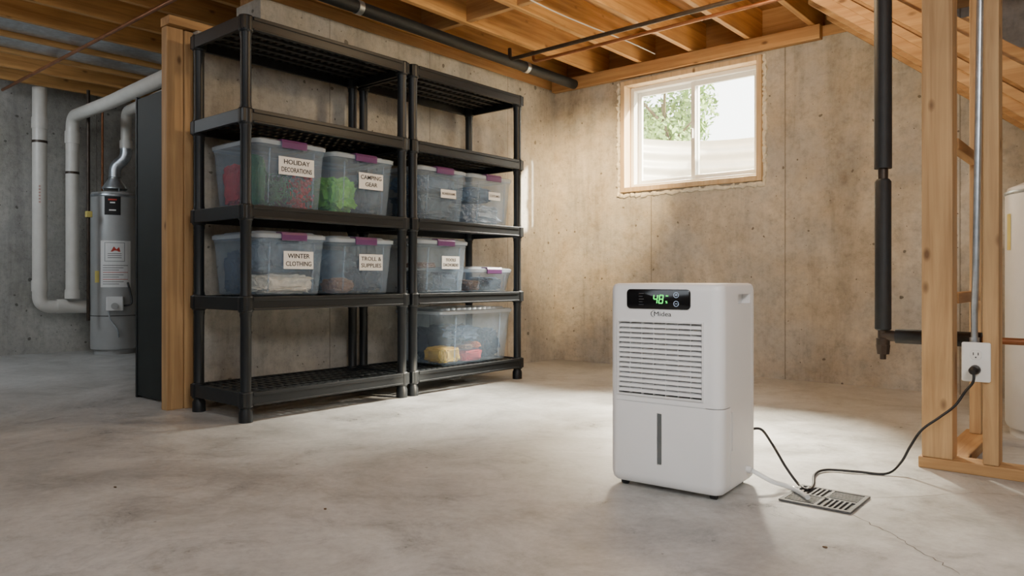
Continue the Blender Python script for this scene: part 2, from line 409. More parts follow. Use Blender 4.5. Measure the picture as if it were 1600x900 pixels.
def tree(c, rad, hgt, n, label):
    r = root('leafy_tree', c, label, 'tree')
    bm = nb(); c = Vector(c)
    tube(bm, [c, c+Vector((0.05,0,hgt*0.4)), c+Vector((-0.05,0.1,hgt*0.75))], [0.07, 0.05, 0.02], 10)
    for k in range(6):
        a = k*1.05; p = c+Vector((0.02,0,hgt*(0.3+0.06*k))); tube(bm, [p, p+Vector((math.cos(a)*rad*0.7, math.sin(a)*rad*0.7, rad*0.6))], [0.025, 0.01], 6)
    obj('trunk', bm, M['bark'], r, smooth=True)
    bm = nb(); blobs = [(c+Vector((random.uniform(-.6,.6)*rad, random.uniform(-.6,.6)*rad, hgt*random.uniform(.35,.95))), rad*random.uniform(.3,.55)) for _ in range(14)]
    for _ in range(n):
        b, br = random.choice(blobs); d = Vector((random.gauss(0,1), random.gauss(0,1), random.gauss(0,1))).normalized()
        p = b+d*br*random.uniform(.6, 1.0); s = random.uniform(.03, .06)
        a = Vector((random.gauss(0,1), random.gauss(0,1), random.gauss(0,1))).normalized(); e = a.cross(d).normalized()
        vs = [bm.verts.new(p+a*s), bm.verts.new(p+e*s*.5), bm.verts.new(p-a*s), bm.verts.new(p-e*s*.5)]; bm.faces.new(vs)
    obj('foliage', bm, M['leaf'], r)
p = at(1035, 300, 9.6); tree((p.x, p.y, 1.87), 0.62, 1.45, 3800, 'leafy green tree seen through the left window pane')
p = at(1165, 300, 17.5); tree((p.x, p.y, 1.90), 1.2, 1.7, 3000, 'distant leafy tree seen through the right window pane')

# ---------------------------------------------------------------- shelving units
LV = [0.13, 0.563, 0.981, 1.416, 1.834]
SX0, SX1 = -3.545, -3.05
def shelving(y0, y1, label):
    r = root('shelving_unit', ((SX0+SX1)/2, (y0+y1)/2, 0), label, 'shelving', 'black plastic shelving units')
    for z in LV:
        bm = nb(); e = 0.018; h = 0.056
        bx(bm, SX1-e, SX1, y0, y1, z-h, z+0.006); bx(bm, SX0, SX0+e, y0, y1, z-h, z+0.006)
        bx(bm, SX0+e, SX1-e, y0, y0+e, z-h, z+0.006); bx(bm, SX0+e, SX1-e, y1-e, y1, z-h, z+0.006)
        bx(bm, SX1, SX1+0.005, y0+0.05, y1-0.05, z-0.012, z+0.006)
        bx(bm, SX1, SX1+0.005, y0+0.05, y1-0.05, z-h, z-h+0.010)
        n = 22
        for k in range(1, n):
            yy = y0+(y1-y0)*k/n; bx(bm, SX0+e, SX1-e, yy-0.0125, yy+0.0125, z-0.012, z)
        for k in range(1, 6):
            xx = SX0+(SX1-SX0)*k/6; bx(bm, xx-0.012, xx+0.012, y0+e, y1-e, z-0.022, z-0.0005)
        for xx in (SX0+0.03, SX1-0.03):
            for yy in (y0+0.03, y1-0.03):
                lathe(bm, (xx, yy, z-h-0.010), [(0.029,0),(0.034,0.008),(0.034,h+0.012),(0.031,h+0.020)], 20)
        obj('shelf', bm, M['black'], r, smooth=False, bevel=0.0025)
    for xx in (SX0+0.03, SX1-0.03):
        for yy in (y0+0.03, y1-0.03):
            bm = nb(); prof = [(0.031,0.0),(0.031,0.045),(0.0245,0.06)]
            for z in LV[1:]: prof += [(0.0245,z-0.09),(0.027,z-0.08),(0.027,z+0.015),(0.0245,z+0.028)]
            prof = prof[:-2]+[(0.0245, LV[-1]-0.01)]
            lathe(bm, (xx, yy, 0), prof, 20)
            obj('post', bm, M['black'], r, smooth=True)
    return r
shelving(1.735, 2.725, 'black plastic five tier shelving unit nearest the corner post, holding four labelled bins')
shelving(2.745, 3.715, 'black plastic five tier shelving unit nearest the window corner, holding five bins')

# ---------------------------------------------------------------- bins
XF = -3.085
def bin_(y0, y1, z, h, label, text=None, latch=True, lw=0.17, lh=0.085, tsize=0.03, lz=0.58, ly=0.5, dp=0.42, lat=0.14):
    cy = (y0+y1)/2; hw = dp/2; hy = (y1-y0)/2-0.006; cx = XF-hw; z += 0.007
    r = root('storage_bin', (cx, cy, z), label, 'storage bin', 'clear plastic storage bins')
    bh = h-0.03
    bm = nb(); c = (cx, cy, z); k = 0.89
    loft(bm, [(0.0, hw*k-0.01, hy*k-0.01, 0.03), (0.008, hw*k, hy*k, 0.035), (bh*0.55, hw*0.945, hy*0.945, 0.035), (bh-0.03, hw*0.975, hy*0.975, 0.035), (bh-0.028, hw*0.99, hy*0.99, 0.036), (bh, hw, hy, 0.036)], c, captop=False)
    for s in (-0.62, 0.62):
        yy = cy+s*hy
        vs = []
        for (zz, q) in ((0.02, k+0.006), (bh-0.03, 0.983)):
            vs.append((cx+hw*q+0.001, yy, z+zz))
        tube(bm, vs, 0.004, 6)
    obj('bin_body', bm, M['bin'], r, smooth=True)
    bm = nb()
    loft(bm, [(bh-0.012, hw+0.006, hy+0.005, 0.04), (bh+0.006, hw+0.008, hy+0.006, 0.04), (bh+0.012, hw, hy, 0.04), (bh+0.010, hw-0.03, hy-0.03, 0.03), (bh+0.022, hw-0.04, hy-0.04, 0.03)], c, capbot=False)
    obj('lid', bm, M['lid'], r, smooth=True)
    if latch:
        bm = nb(); lx = cx+hw+0.006
        prism(bm, [(lx-0.045, z+bh+0.010), (lx-0.045, z+bh+0.020), (lx+0.006, z+bh+0.018), (lx+0.012, z+bh+0.005), (lx+0.010, z+bh-0.022), (lx+0.004, z+bh-0.022), (lx+0.003, z+bh+0.008)], 1, cy-lat/2, cy+lat/2)
        obj('latch', bm, M['purple'], r, bevel=0.003)
    if text:
        q = k+(1-k)*lz; fx = cx+hw*(q+0.004)+0.006; tz = z+bh*lz; ty = y0+(y1-y0)*ly
        lb = obj('paper_label', box(fx, fx+0.002, ty-lw/2, ty+lw/2, tz-lh/2, tz+lh/2), M['paper'], r)
        lines = text.split('\n')
        for i, s in enumerate(lines):
            tb = text_bm(s, tsize*0.92, width=min(lw*0.86, len(s)*tsize*0.60), bold=0.008)
            zz = tz+(len(lines)-1)*tsize*0.55-i*tsize*1.1
            xf(tb, face_mat((fx+0.003, ty, zz), (0,1,0), (0,0,1)))
            obj('lettering', tb, M['ink'], lb)
    return r
def crumple(name, label, cat, b, mat, seed, p=0.55, amp=0.16, fr=2.4, group=None):
    x0, x1, y0, y1, z0, z1 = b
    bm = nb(); bmesh.ops.create_icosphere(bm, subdivisions=5, radius=1)
    so = Vector((seed*3.1, seed*1.7, seed*0.9))
    for v in bm.verts:
        c = v.co; q = Vector([math.copysign(abs(a)**p, a) for a in c])
        n = noise.fractal(c*fr+so, 0.9, 2.0, 4); rg = 1-abs(noise.noise(c*fr*1.7+so*2))*2
        v.co = q*(1+amp*n+amp*0.5*rg)
    lo = [min(v.co[i] for v in bm.verts) for i in range(3)]; hi = [max(v.co[i] for v in bm.verts) for i in range(3)]
    B = ((x0, x1), (y0, y1), (z0, z1))
    for v in bm.verts: v.co = Vector([B[i][0]+(v.co[i]-lo[i])/(hi[i]-lo[i])*(B[i][1]-B[i][0]) for i in range(3)])
    return tag(obj(name, bm, mat, smooth=True), label, cat, group)
zA, zB, zC = LV[2], LV[1], LV[0]
bin_(1.812, 2.215, zA, 0.335, 'large clear bin with purple latch labelled HOLIDAY DECORATIONS', 'HOLIDAY\nDECORATIONS', lw=0.195, lh=0.085, tsize=0.034, ly=0.55, lz=0.66)
bin_(2.235, 2.655, zA, 0.325, 'clear bin with purple latch labelled CAMPING GEAR', 'CAMPING\nGEAR', lw=0.16, lh=0.085, tsize=0.033, ly=0.60, lz=0.60)
bin_(1.812, 2.215, zB, 0.315, 'clear bin with purple latch labelled WINTER CLOTHING, white blanket inside', 'WINTER\nCLOTHING', lw=0.165, lh=0.085, tsize=0.034, ly=0.58, lz=0.60)
bin_(2.235, 2.655, zB, 0.31, 'clear bin below the camping gear bin, labelled TROLL & SUPPLIES', 'TROLL &\nSUPPLIES', lw=0.155, lh=0.085, tsize=0.032, ly=0.60, lz=0.60)
bin_(2.82, 3.225, zA, 0.325, 'clear bin of blue-grey cloth with small white label on the second shelving unit', 'BOARDGAMS', lw=0.125, lh=0.05, tsize=0.022, ly=0.60, lz=0.55)
bin_(3.245, 3.65, zA, 0.325, 'clear bin beside the blue-grey one, nearest the window corner on the middle shelf', 'COSTUMES', lw=0.11, lh=0.05, tsize=0.022, ly=0.55, lz=0.62)
bin_(2.82, 3.24, zB, 0.325, 'clear bin with purple latch labelled TOOLS DACHORDES', 'TOOLS\nDACHORDES', lw=0.145, lh=0.075, tsize=0.027, ly=0.62, lz=0.60)
bin_(3.255, 3.65, zB, 0.165, 'low small clear bin with purple latch and no label', None)
bin_(3.0, 3.65, zC, 0.345, 'wide clear bin without a label on the bottom shelf', None, latch=False)
e = 0.012
def cb(y0, y1, z, fx0, fx1, fy0, fy1, fz0, fz1, h=0.30, dp=0.42):
    k = 0.83; cx = XF-dp/2; cy = (y0+y1)/2; w = (y1-y0)*k; d = dp*k
    return (cx-d/2+d*fx0, cx-d/2+d*fx1, cy-w/2+w*fy0, cy-w/2+w*fy1, z+e+h*fz0, z+e+h*fz1)
A = (1.812, 2.215, zA)
crumple('red_blanket', 'red folded cloth at the left end of the holiday decorations bin', 'cloth', cb(*A, 0, .55, 0, .30, 0, .75), CL['red'], 1)
crumple('dark_cloth', 'dark cloth lying at the back of the holiday decorations bin', 'cloth', cb(*A, 0, .50, .32, 1, 0, .6), CL['black'], 2)
crumple('green_cloth', 'green bundled cloth upright at the front left of the holiday decorations bin', 'cloth', cb(*A, .58, 1, 0, .16, 0, .85), CL['dgreen'], 31)
bm = nb(); random.seed(3); bb = cb(*A, .58, 1, .20, .66, 0, .80)
pts = [Vector((random.uniform(bb[0]+.02, bb[1]-.02), random.uniform(bb[2]+.02, bb[3]-.02), random.uniform(bb[4]+.02, bb[4]+(bb[5]-bb[4])*random.uniform(.4, .9)))) for _ in range(70)]
tube(bm, smooth_path(pts, 7), 0.0026, 5)
tag(obj('string_lights', bm, CL['dgreen'], smooth=True), 'tangled green wire of string lights inside the holiday decorations bin', 'string lights')
rb = root('berry_garland', ((bb[0]+bb[1])/2, bb[3]+.05, bb[4]), 'red berry garland in the front right of the holiday decorations bin', 'garland')
b2 = cb(*A, .58, 1, .68, 1, 0, .62); bm = nb()
for k in range(150):
    q = Vector((random.uniform(b2[0]+.01, b2[1]-.01), random.uniform(b2[2]+.01, b2[3]-.01), random.uniform(b2[4]+.01, b2[5]-.01)))
    bmesh.ops.create_icosphere(bm, subdivisions=1, radius=random.uniform(.006, .010), matrix=Matrix.Translation(q))
o = obj('berries', bm, CL['red'], rb, smooth=True); o['kind'] = 'stuff'
bm = nb(); pts = [Vector((random.uniform(b2[0]+.01, b2[1]-.01), random.uniform(b2[2]+.01, b2[3]-.01), random.uniform(b2[4]+.01, b2[5]-.01))) for _ in range(24)]
tube(bm, smooth_path(pts, 6), 0.002, 5); obj('wire', bm, CL['brown'], rb, smooth=True)
B = (2.235, 2.655, zA)
crumple('sleeping_bag', 'bright green crumpled sleeping bag inside the camping gear bin', 'sleeping bag', cb(*B, .2, 1, 0, .56, 0, .66), CL['green'], 4, .6, .25, 3.2)
crumple('grey_bag', 'dark grey cloth bag inside the camping gear bin', 'bag', cb(*B, .1, 1, .58, 1, 0, .78), CL['slate'], 5)
W = (1.812, 2.215, zB)
crumple('cream_blanket', 'cream white knitted blanket lying at the bottom of the winter clothing bin', 'blanket', cb(*W, .48, 1, .02, 1, 0, .34), CL['cream'], 6, 0.5, 0.2, 3.2)
crumple('navy_coat', 'navy coat stuffed in the back of the winter clothing bin', 'coat', cb(*W, 0, .46, 0, .6, 0, .75), CL['navy'], 7)
crumple('blue_sweater', 'blue-grey sweater on top of the cream blanket in its bin', 'sweater', cb(*W, .48, 1, .05, 1, .35, .92), CL['slate'], 8)
T = (2.235, 2.655, zB)
crumple('brown_shoe', 'brown shoe low at the front left of the bin labelled TROLL & SUPPLIES', 'shoe', cb(*T, .6, 1, 0, .45, 0, .28), CL['brown'], 9, .7)
crumple('navy_bundle', 'navy cloth bundle in the bin labelled TROLL & SUPPLIES', 'cloth', cb(*T, .5, 1, .47, 1, 0, .52), CL['navy'], 10, .6, .3, 3)
crumple('blue_bundle', 'slate blue cloth in the back of the bin labelled TROLL & SUPPLIES', 'cloth', cb(*T, 0, .48, 0, 1, 0, .8), CL['slate'], 11)
Cc = (2.82, 3.225, zA)
crumple('blue_jeans', 'folded blue-grey cloth filling the bin nearest the first unit on the middle shelf', 'clothes', cb(*Cc, .1, 1, .03, .97, 0, .55), CL['slate'], 12, .45, .25, 3)
crumple('grey_jeans', 'lighter blue cloth folded on top in the bin of blue-grey cloth', 'clothes', cb(*Cc, .1, 1, .03, .97, .56, .9), CL['blue'], 13, .45)
D = (3.245, 3.65, zA)
crumple('pale_cloth', 'pale blue-grey clothes low in the middle shelf bin nearest the window corner', 'clothes', cb(*D, .2, 1, 0, 1, 0, .45), CL['pale'], 14, .55, .28, 3)
crumple('grey_cloth', 'grey-blue clothes on top of pale ones in the corner bin', 'clothes', cb(*D, .2, 1, .05, .75, .46, .80), CL['blue'], 15)
E = (2.82, 3.24, zB)
crumple('black_bag', 'black tool bag at the front left of the bin labelled TOOLS DACHORDES', 'bag', cb(*E, .4, 1, 0, .45, 0, .45), CL['black'], 16, .55, .25, 3)
crumple('navy_cloth', 'navy bundle at the front right of the bin labelled TOOLS DACHORDES', 'cloth', cb(*E, .4, 1, .47, 1, 0, .40), CL['navy'], 17, .55, .25, 3)
crumple('brown_rag', 'brown rag on top of the black bag in its bin', 'rag', cb(*E, .5, 1, .05, .5, .46, .58), CL['brown'], 18)
Fb = (3.255, 3.65, zB)
crumple('brown_leather', 'brown leather item in the low small bin', 'pouch', cb(*Fb, .4, 1, 0, .35, 0, .24), CL['brown'], 19)
crumple('navy_shirt', 'dark blue shirt in the low small bin', 'shirt', cb(*Fb, .4, 1, .37, 1, 0, .30), CL['navy'], 20)
Gb = (3.0, 3.65, zC)
crumple('yellow_case', 'dull yellow case at the left end of the wide bottom bin', 'case', cb(*Gb, .45, 1, .0, .30, .0, .34), CL['yellow'], 21, .4, .12)
crumple('red_case', 'flat red tool case at the front of the wide bottom bin', 'case', cb(*Gb, .6, 1, .32, .66, 0, .24), CL['red'], 22, .4, .1)
crumple('brown_box', 'brown flat bundle lying on the red case in the wide bottom bin', 'bundle', cb(*Gb, .6, 1, .32, .50, .25, .36), CL['brown'], 23, .5, .1)
crumple('orange_bundle', 'orange bundle beside the brown one on the red case', 'bundle', cb(*Gb, .6, 1, .51, .64, .25, .40), CL['orange'], 41, .6, .15)
crumple('navy_jacket', 'large navy jacket at the right end of the wide bottom bin', 'jacket', cb(*Gb, .4, 1, .68, 1, 0, .66), CL['navy'], 24, .6, .3, 3)
crumple('dark_jacket', 'black jacket at the back of the wide bottom bin', 'jacket', cb(*Gb, 0, .38, 0, 1, 0, .74), CL['black'], 25, .6, .25)
crumple('dark_trousers', 'dark blue trousers draped over the brown and orange bundles', 'trousers', cb(*Gb, .5, 1, .22, .66, .41, .74), CL['blue'], 26, .6, .3, 3)

# ---------------------------------------------------------------- dehumidifier
RZ = math.radians(4); DC = Vector((-1.103, 2.145, 0))
dh = root('dehumidifier', DC, 'white portable dehumidifier with green 48 percent display standing on the concrete floor', 'dehumidifier', rz=RZ)
HW, HD = 0.185, 0.152; XO = -0.012
def LB(name, bm, mat, parent=dh, **k): return obj(name, bm, mat, parent, local=True, **k)
bm = nb()
loft(bm, [(0.018, HW-0.012, HD-0.012, 0.028), (0.026, HW-0.004, HD-0.004, 0.032), (0.046, HW, HD, 0.034), (0.614, HW, HD, 0.034), (0.627, HW-0.002, HD-0.002, 0.034), (0.634, HW-0.007, HD-0.007, 0.031), (0.637, HW-0.016, HD-0.016, 0.026)], n=8)
GZ0, GZ1 = 0.292, 0.520; GA, GB = XO-0.139, XO+0.139
cut = [box(GA, GB, -HD-0.02, -HD+0.030, GZ0, GZ1), box(XO-0.008, XO+0.008, -HD-0.02, -HD+0.006, 0.085, 0.242),
       box(-HW-.01, HW-.030, -HD-0.02, -HD+0.004, 0.2700, 0.2725), box(HW-0.052, HW+0.02, -HD-0.02, -0.085, 0.2700, 0.2725),
       box(HW-0.006, HW+0.02, -0.088, -0.0845, 0.03, 0.272), box(HW-0.010, HW+0.02, -0.078, -0.066, 0.140, 0.255), box(HW-0.03, HW+0.02, -0.02, 0.088, 0.575, 0.604),
       box(HW-0.003, HW+0.02, 0.098, 0.1010, 0.02, 0.64)]
LB('body', boolean(bm, cut), M['white'], smooth=True)
LB('side_slot', box(HW-0.0095, HW-0.008, -0.0775, -0.0665, 0.141, 0.254), M['grey'])
LB('coil_back', box(GA+.001, GB-.001, -HD+0.0262, -HD+0.029, GZ0+.001, GZ1-.001), M['dark'])
bm = nb(); n = 14; ph = (GZ1-GZ0-0.012)/n
for k in range(n):
    z = GZ0+0.006+ph*(k+0.5)
    prism(bm, [(-HD-0.002, z-0.0050), (-HD-0.002, z+0.0026), (-HD+0.018, z+0.0085), (-HD+0.018, z+0.0045)], 0, GA+.004, GB-.004)
LB('louvre', bm, M['white'])
bm = nb()
for k in range(1, 7): bx(bm, GA+(GB-GA)*k/7-0.0009, GA+(GB-GA)*k/7+0.0009, -HD+0.003, -HD+0.016, GZ0+.002, GZ1-.002)
LB('divider', bm, M['white2'])
LB('grille_frame', rectframe(GA-0.003, GB+0.003, GZ0-0.003, GZ1+0.003, -HD-0.0045, -HD+0.01, 0.006), M['white2'], bevel=0.0015)
LB('tank_window', box(XO-0.0065, XO+0.0065, -HD+0.001, -HD+0.005, 0.087, 0.240), M['grey'], bevel=0.002)
bm = nb(); loft(bm, [(-0.002, 0.104, 0.030, 0.012), (0.003, 0.104, 0.030, 0.012), (0.004, 0.102, 0.028, 0.011)], n=6)
DZ = 0.589; DXc = XO-0.003
xf(bm, face_mat((DXc, -HD-0.0005, DZ), (1,0,0), (0,0,1)))
dp_ = LB('display_panel', bm, M['gloss'], smooth=True)
SEG = {'4': 'bcfg', '8': 'abcdefg'}
def seg7(ch, x, z, w, h, t, y):
    bm = nb(); S = SEG[ch]; sk = 0.12
    R = dict(a=(x+t*.6, x+w-t*.6, z+h-t, z+h), d=(x+t*.6, x+w-t*.6, z, z+t), g=(x+t*.6, x+w-t*.6, z+h/2-t/2, z+h/2+t/2),
             f=(x, x+t, z+h/2+t*.3, z+h-t*.4), e=(x, x+t, z+t*.4, z+h/2-t*.3), b=(x+w-t, x+w, z+h/2+t*.3, z+h-t*.4), c=(x+w-t, x+w, z+t*.4, z+h/2-t*.3))
    for s in S:
        a = R[s]; bx(bm, a[0], a[1], y-0.0006, y, a[2], a[3])
    for v in bm.verts: v.co.x += (v.co.z-z)*sk
    return bm
fy = -HD-0.0048
for i, ch in enumerate('48'):
    LB('digit', seg7(ch, DXc-0.016+i*0.0185, 0.5755, 0.0150, 0.027, 0.0030, fy), M['green'], dp_)
tb = text_bm('%', 0.010); xf(tb, face_mat((DXc+0.029, fy, 0.580), (1,0,0), (0,0,1))); LB('percent_sign', tb, M['green'], dp_)
tb = text_bm('RH', 0.006); xf(tb, face_mat((DXc+0.031, fy, 0.599), (1,0,0), (0,0,1))); LB('unit_mark', tb, M['green'], dp_)
def ring(x, z, r, w, y):
    bm = nb(); n = 28; R = [[bm.verts.new((x+rr*math.cos(2*math.pi*k/n), y, z+rr*math.sin(2*math.pi*k/n))) for k in range(n)] for rr in (r-w, r)]
    for k in range(n): bm.faces.new((R[0][k], R[0][(k+1)%n], R[1][(k+1)%n], R[1][k]))
    return bm
bxx = DXc+0.060
for z in (0.602, 0.576):
    bm = ring(bxx, z, 0.0085, 0.0014, fy); bx(bm, bxx-0.0038, bxx+0.0038, fy-0.0003, fy, z-0.0007, z+0.0007)
    if z > 0.59: bx(bm, bxx-0.0007, bxx+0.0007, fy-0.0003, fy, z-0.0038, z+0.0038)
    LB('button', bm, M['icon'], dp_)
bm = nb()
for k in range(5):
    bx(bm, DXc-0.062, DXc-0.046-0.004*(k % 2), fy-0.0003, fy, 0.571+0.0085*k, 0.5722+0.0085*k)
LB('indicator_marks', bm, M['mark'], dp_)
lx_ = XO+0.006
tb = text_bm('Midea', 0.020, width=0.056, bold=0.0); xf(tb, face_mat((lx_+0.005, -HD-0.0008, 0.5435), (1,0,0), (0,0,1)))
tube(tb, [(lx_-0.020+0.0125*math.cos(a), -HD-0.0006, 0.5440+0.0100*math.sin(a)) for a in [math.radians(85+k*11) for k in range(17)]], [0.0003+0.0009*math.sin(math.pi*k/16) for k in range(17)], 6)
LB('logo', tb, M['logo'])
LB('handle_recess', box(HW-0.0295, HW-0.026, -0.019, 0.087, 0.576, 0.603), M['white2'])
LB('hose_outlet', (lambda b: (tube(b, [(HW-0.004, 0.06, 0.060), (HW+0.014, 0.06, 0.058)], 0.011, 16), b)[1])(nb()), M['white2'], smooth=True)
for sx in (-1, 1):
    for sy in (-1, 1):
        bm = nb(); x = sx*(HW-0.04); y = sy*(HD-0.04)
        tube(bm, [(x-0.009, y, 0.0135), (x+0.009, y, 0.0135)], 0.0135, 18)
        bx(bm, x-0.012, x+0.012, y-0.008, y+0.008, 0.014, 0.024)
        LB('caster', bm, M['rubber'], smooth=True)

# hose, drain, cord
d0 = Vector((-0.70, 2.25, 0))
dr = root('floor_drain', d0, 'square cast iron drain grate set in the floor by the dehumidifier', 'drain')
obj('drain_shade_sheet', box(-0.798, -0.602, 2.152, 2.348, 0.0005, 0.002), M['rubber'], dr)  # black sheet stands in for the shaded hollow under the grate
bm = nb(); x0, x1, y0, y1, w_ = -0.80, -0.60, 2.15, 2.35, 0.012
bx(bm, x0, x1, y0, y0+w_, .001, .007); bx(bm, x0, x1, y1-w_, y1, .001, .007); bx(bm, x0, x0+w_, y0+w_, y1-w_, .001, .007); bx(bm, x1-w_, x1, y0+w_, y1-w_, .001, .007)
obj('grate_frame', bm, M['grate'], dr, bevel=0.001)
bm = nb(); bx(bm, -0.704, -0.696, y0+w_, y1-w_, .002, .0065); bx(bm, x0+w_, x1-w_, 2.246, 2.254, .002, .0065)
for qx in (0, 1):
    for qy in (0, 1):
        ax0, ax1 = (x0+w_, -0.704) if qx == 0 else (-0.696, x1-w_); ay0, ay1 = (y0+w_, 2.246) if qy == 0 else (2.254, y1-w_)
        n_ = 6
        for k in range(1, n_):
            if qx == qy:
                yy = ay0+(ay1-ay0)*k/n_; bx(bm, ax0, ax1, yy-0.0030, yy+0.0030, .002, .0063)
            else:
                xx = ax0+(ax1-ax0)*k/n_; bx(bm, xx-0.0030, xx+0.0030, ay0, ay1, .002, .0063)
obj('grate_bars', bm, M['grate'], dr)
rot = Matrix.Rotation(RZ, 3, 'Z')
hp = [DC+rot @ Vector((HW+0.0145, 0.06, 0.058))]
hp += [fl(1206, 752, 0.030), fl(1228, 759, 0.016), fl(1248, 768, 0.013), fl(1262, 777, 0.016)]
bm = nb(); tube(bm, smooth_path(hp, 8), 0.0075, 12)
tag(obj('drain_hose', bm, M['hose'], smooth=True), 'clear plastic hose running from the dehumidifier to the floor drain', 'hose')
pr = root('power_cord', (-0.9, 2.4, 0), 'black power cord from the dehumidifier across the floor to the wall outlet', 'power cord')
plug = Vector((-0.403, 2.815, 0.352))
c0 = DC+rot @ Vector((HW-0.02, HD+0.006, 0.165))
cp = [c0, c0+rot @ Vector((0.03, 0.012, 0.0)), at(1206, 693, 2.42), at(1215, 708, 2.39), at(1228, 730, 2.35), fl(1248, 757, 0.006), fl(1263, 765, 0.012), fl(1271, 757, 0.006), fl(1273, 741, 0.006), fl(1292, 734, 0.006), fl(1340, 737, 0.006), fl(1385, 740, 0.006),
      at(1408, 722, 2.46), at(1422, 698, 2.46), at(1440, 672, 2.45), at(1468, 652, 2.44), at(1492, 634, 2.43), at(1508, 612, 2.42), plug+Vector((0,-0.030,-0.035)), plug+Vector((0,-0.022,0))]
bm = nb(); tube(bm, smooth_path(cp, 8), 0.0042, 10); obj('cord', bm, M['rubber'], pr, smooth=True)
bm = nb(); tube(bm, [plug+Vector((0,-0.034,-0.004)), plug+Vector((0,-0.026,0)), plug+Vector((0,0.008,0)), plug+Vector((0,0.012,0))], [0.008,0.014,0.016,0.016], 14); obj('plug', bm, M['rubber'], pr, smooth=True)

def crack(pts, r, seed):
    random.seed(seed); P = []
    for i in range(len(pts)-1):
        a, b = fl(*pts[i]), fl(*pts[i+1])
        for k in range(8):
            q = a.lerp(b, k/8); P.append(q+Vector((random.uniform(-.006,.006), random.uniform(-.006,.006), 0)))
    P.append(fl(*pts[-1]))
    bm = nb(); vs = []
    for i, q in enumerate(P):
        d = (P[min(i+1, len(P)-1)]-P[max(i-1, 0)]).normalized(); nrm = Vector((-d.y, d.x, 0)); w = r*random.uniform(.3, 1)
        vs.append((bm.verts.new(q+nrm*w+Vector((0,0,.0006))), bm.verts.new(q-nrm*w+Vector((0,0,.0006)))))
    for i in range(len(vs)-1): bm.faces.new((vs[i][0], vs[i+1][0], vs[i+1][1], vs[i][1]))
    return bm
for pts, r_, s_ in (([(1335,806),(1395,835),(1440,862),(1500,898)], .0015, 1), ([(1362,778),(1430,776),(1520,770),(1599,775)], .0011, 2), ([(1320,740),(1400,752),(1460,748)], .0009, 3), ([(640,700),(700,716),(790,712)], .0009, 4)):
    struct('floor_crack', crack(pts, r_, s_), M['crack'])
for i, (px, py, lb) in enumerate(((508, 796, 'tiny brown chip on the bare floor left of centre'), (1290, 856, 'tiny brown chip on the floor right of the dehumidifier'), (180, 762, 'tiny brown chip on the floor at the lower left'))):
    q = fl(px, py); bm = nb(); random.seed(50+i)
    prism(bm, [(q.x+0.008*random.uniform(.4, 1)*math.cos(a), q.y+0.005*random.uniform(.5, 1)*math.sin(a)) for a in [k*1.047 for k in range(6)]], 2, 0.0005, 0.003)
    tag(obj('wood_chip', bm, M['bark']), lb, 'chip')

# ---------------------------------------------------------------- stud partition at right
tag(obj('bottom_plate', box(-0.575, 1.6, 2.85, 2.94, 0, 0.038), M['woodx'], bevel=0.003), 'pine bottom plate on the floor carrying the partition posts', 'plate')
tag(obj('bottom_plate', box(-0.53, -0.44, 2.942, 3.5, 0, 0.038), M['woody'], bevel=0.003), 'short pine plate running back from the partition toward the window wall', 'plate')
tag(obj('wood_post', box(-0.565, -0.472, 2.852, 2.938, 0.039, 2.24), M['woodz'], bevel=0.003), 'thick knotty pine post at the end of the open partition', 'post')
for x0, lb in ((-0.386, 'narrow pine stud just right of the electrical outlet'), (0.05, 'pine stud further right in the open partition'), (0.45, 'pine stud further right in the open partition')):
    tag(obj('wall_stud', box(x0, x0+0.045, 2.852, 2.938, 0.039, 2.24), M['woodz'], bevel=0.003), lb, 'stud', None if x0 < 0 else 'partition studs outside view')
tag(obj('wall_stud', box(-0.505, -0.465, 3.40, 3.49, 0.039, 2.24), M['woodz'], bevel=0.003), 'pine stud standing behind the thick post and conduit', 'stud')
tag(obj('wall_stud', box(-0.19+0.02, -0.13, 4.45, 4.54, 0.0, 0.9), M['woodz'], bevel=0.003), 'short pine stud under the stairs behind the white tank', 'stud')
for z in (0.565, 1.10):
    tag(obj('stud_blocking', box(-0.502, -0.468, 2.942, 3.398, z, z+0.038), M['woody'], bevel=0.002), 'horizontal pine block at %s between post and rear stud' % ('knee height' if z < .8 else 'chest height'), 'blocking')
ot = root('wall_outlet', (-0.403, 2.84, 0.376), 'white electrical outlet at the foot of the metal conduit, one plug in it', 'outlet')
obj('outlet_box', box(-0.435, -0.388, 2.848, 2.90, 0.325, 0.43), M['galv'], ot)
bm = nb(); loft(bm, [(0, 0.041, 0.065, 0.006), (0.005, 0.041, 0.065, 0.006), (0.008, 0.037, 0.061, 0.005)]); xf(bm, face_mat((-0.403, 2.847, 0.376), (1,0,0), (0,0,1)))
obj('cover_plate', bm, M['vinyl'], ot, smooth=True)
for zc in (0.400, 0.352):
    bm = nb(); loft(bm, [(0, 0.017, 0.016, 0.012), (0.003, 0.016, 0.015, 0.011)]); xf(bm, face_mat((-0.403, 2.8395, zc), (1,0,0), (0,0,1)))
    sk = obj('socket', bm, M['vinyl'], ot, smooth=True)
    if zc > .39:
        bm = nb(); bx(bm, -0.411, -0.4085, 2.8355, 2.8365, zc-0.001, zc+0.008); bx(bm, -0.3975, -0.395, 2.8355, 2.8365, zc-0.001, zc+0.008); bx(bm, -0.405, -0.401, 2.8355, 2.8365, zc-0.010, zc-0.006)
        obj('slots', bm, M['dark'], sk)
bm = nb(); tube(bm, bend_path([(-0.412, 2.875, 0.43), (-0.412, 2.87, 0.55), (-0.403, 2.835, 0.65), (-0.395, 2.835, 1.2), (-0.383, 2.835, 2.235)], 0.04), 0.0105, 12)
cd = root('conduit', (-0.40, 2.84, 0.43), 'thin grey metal conduit rising from the outlet to the ceiling', 'conduit')
obj('conduit_tube', bm, M['galv'], cd, smooth=True)
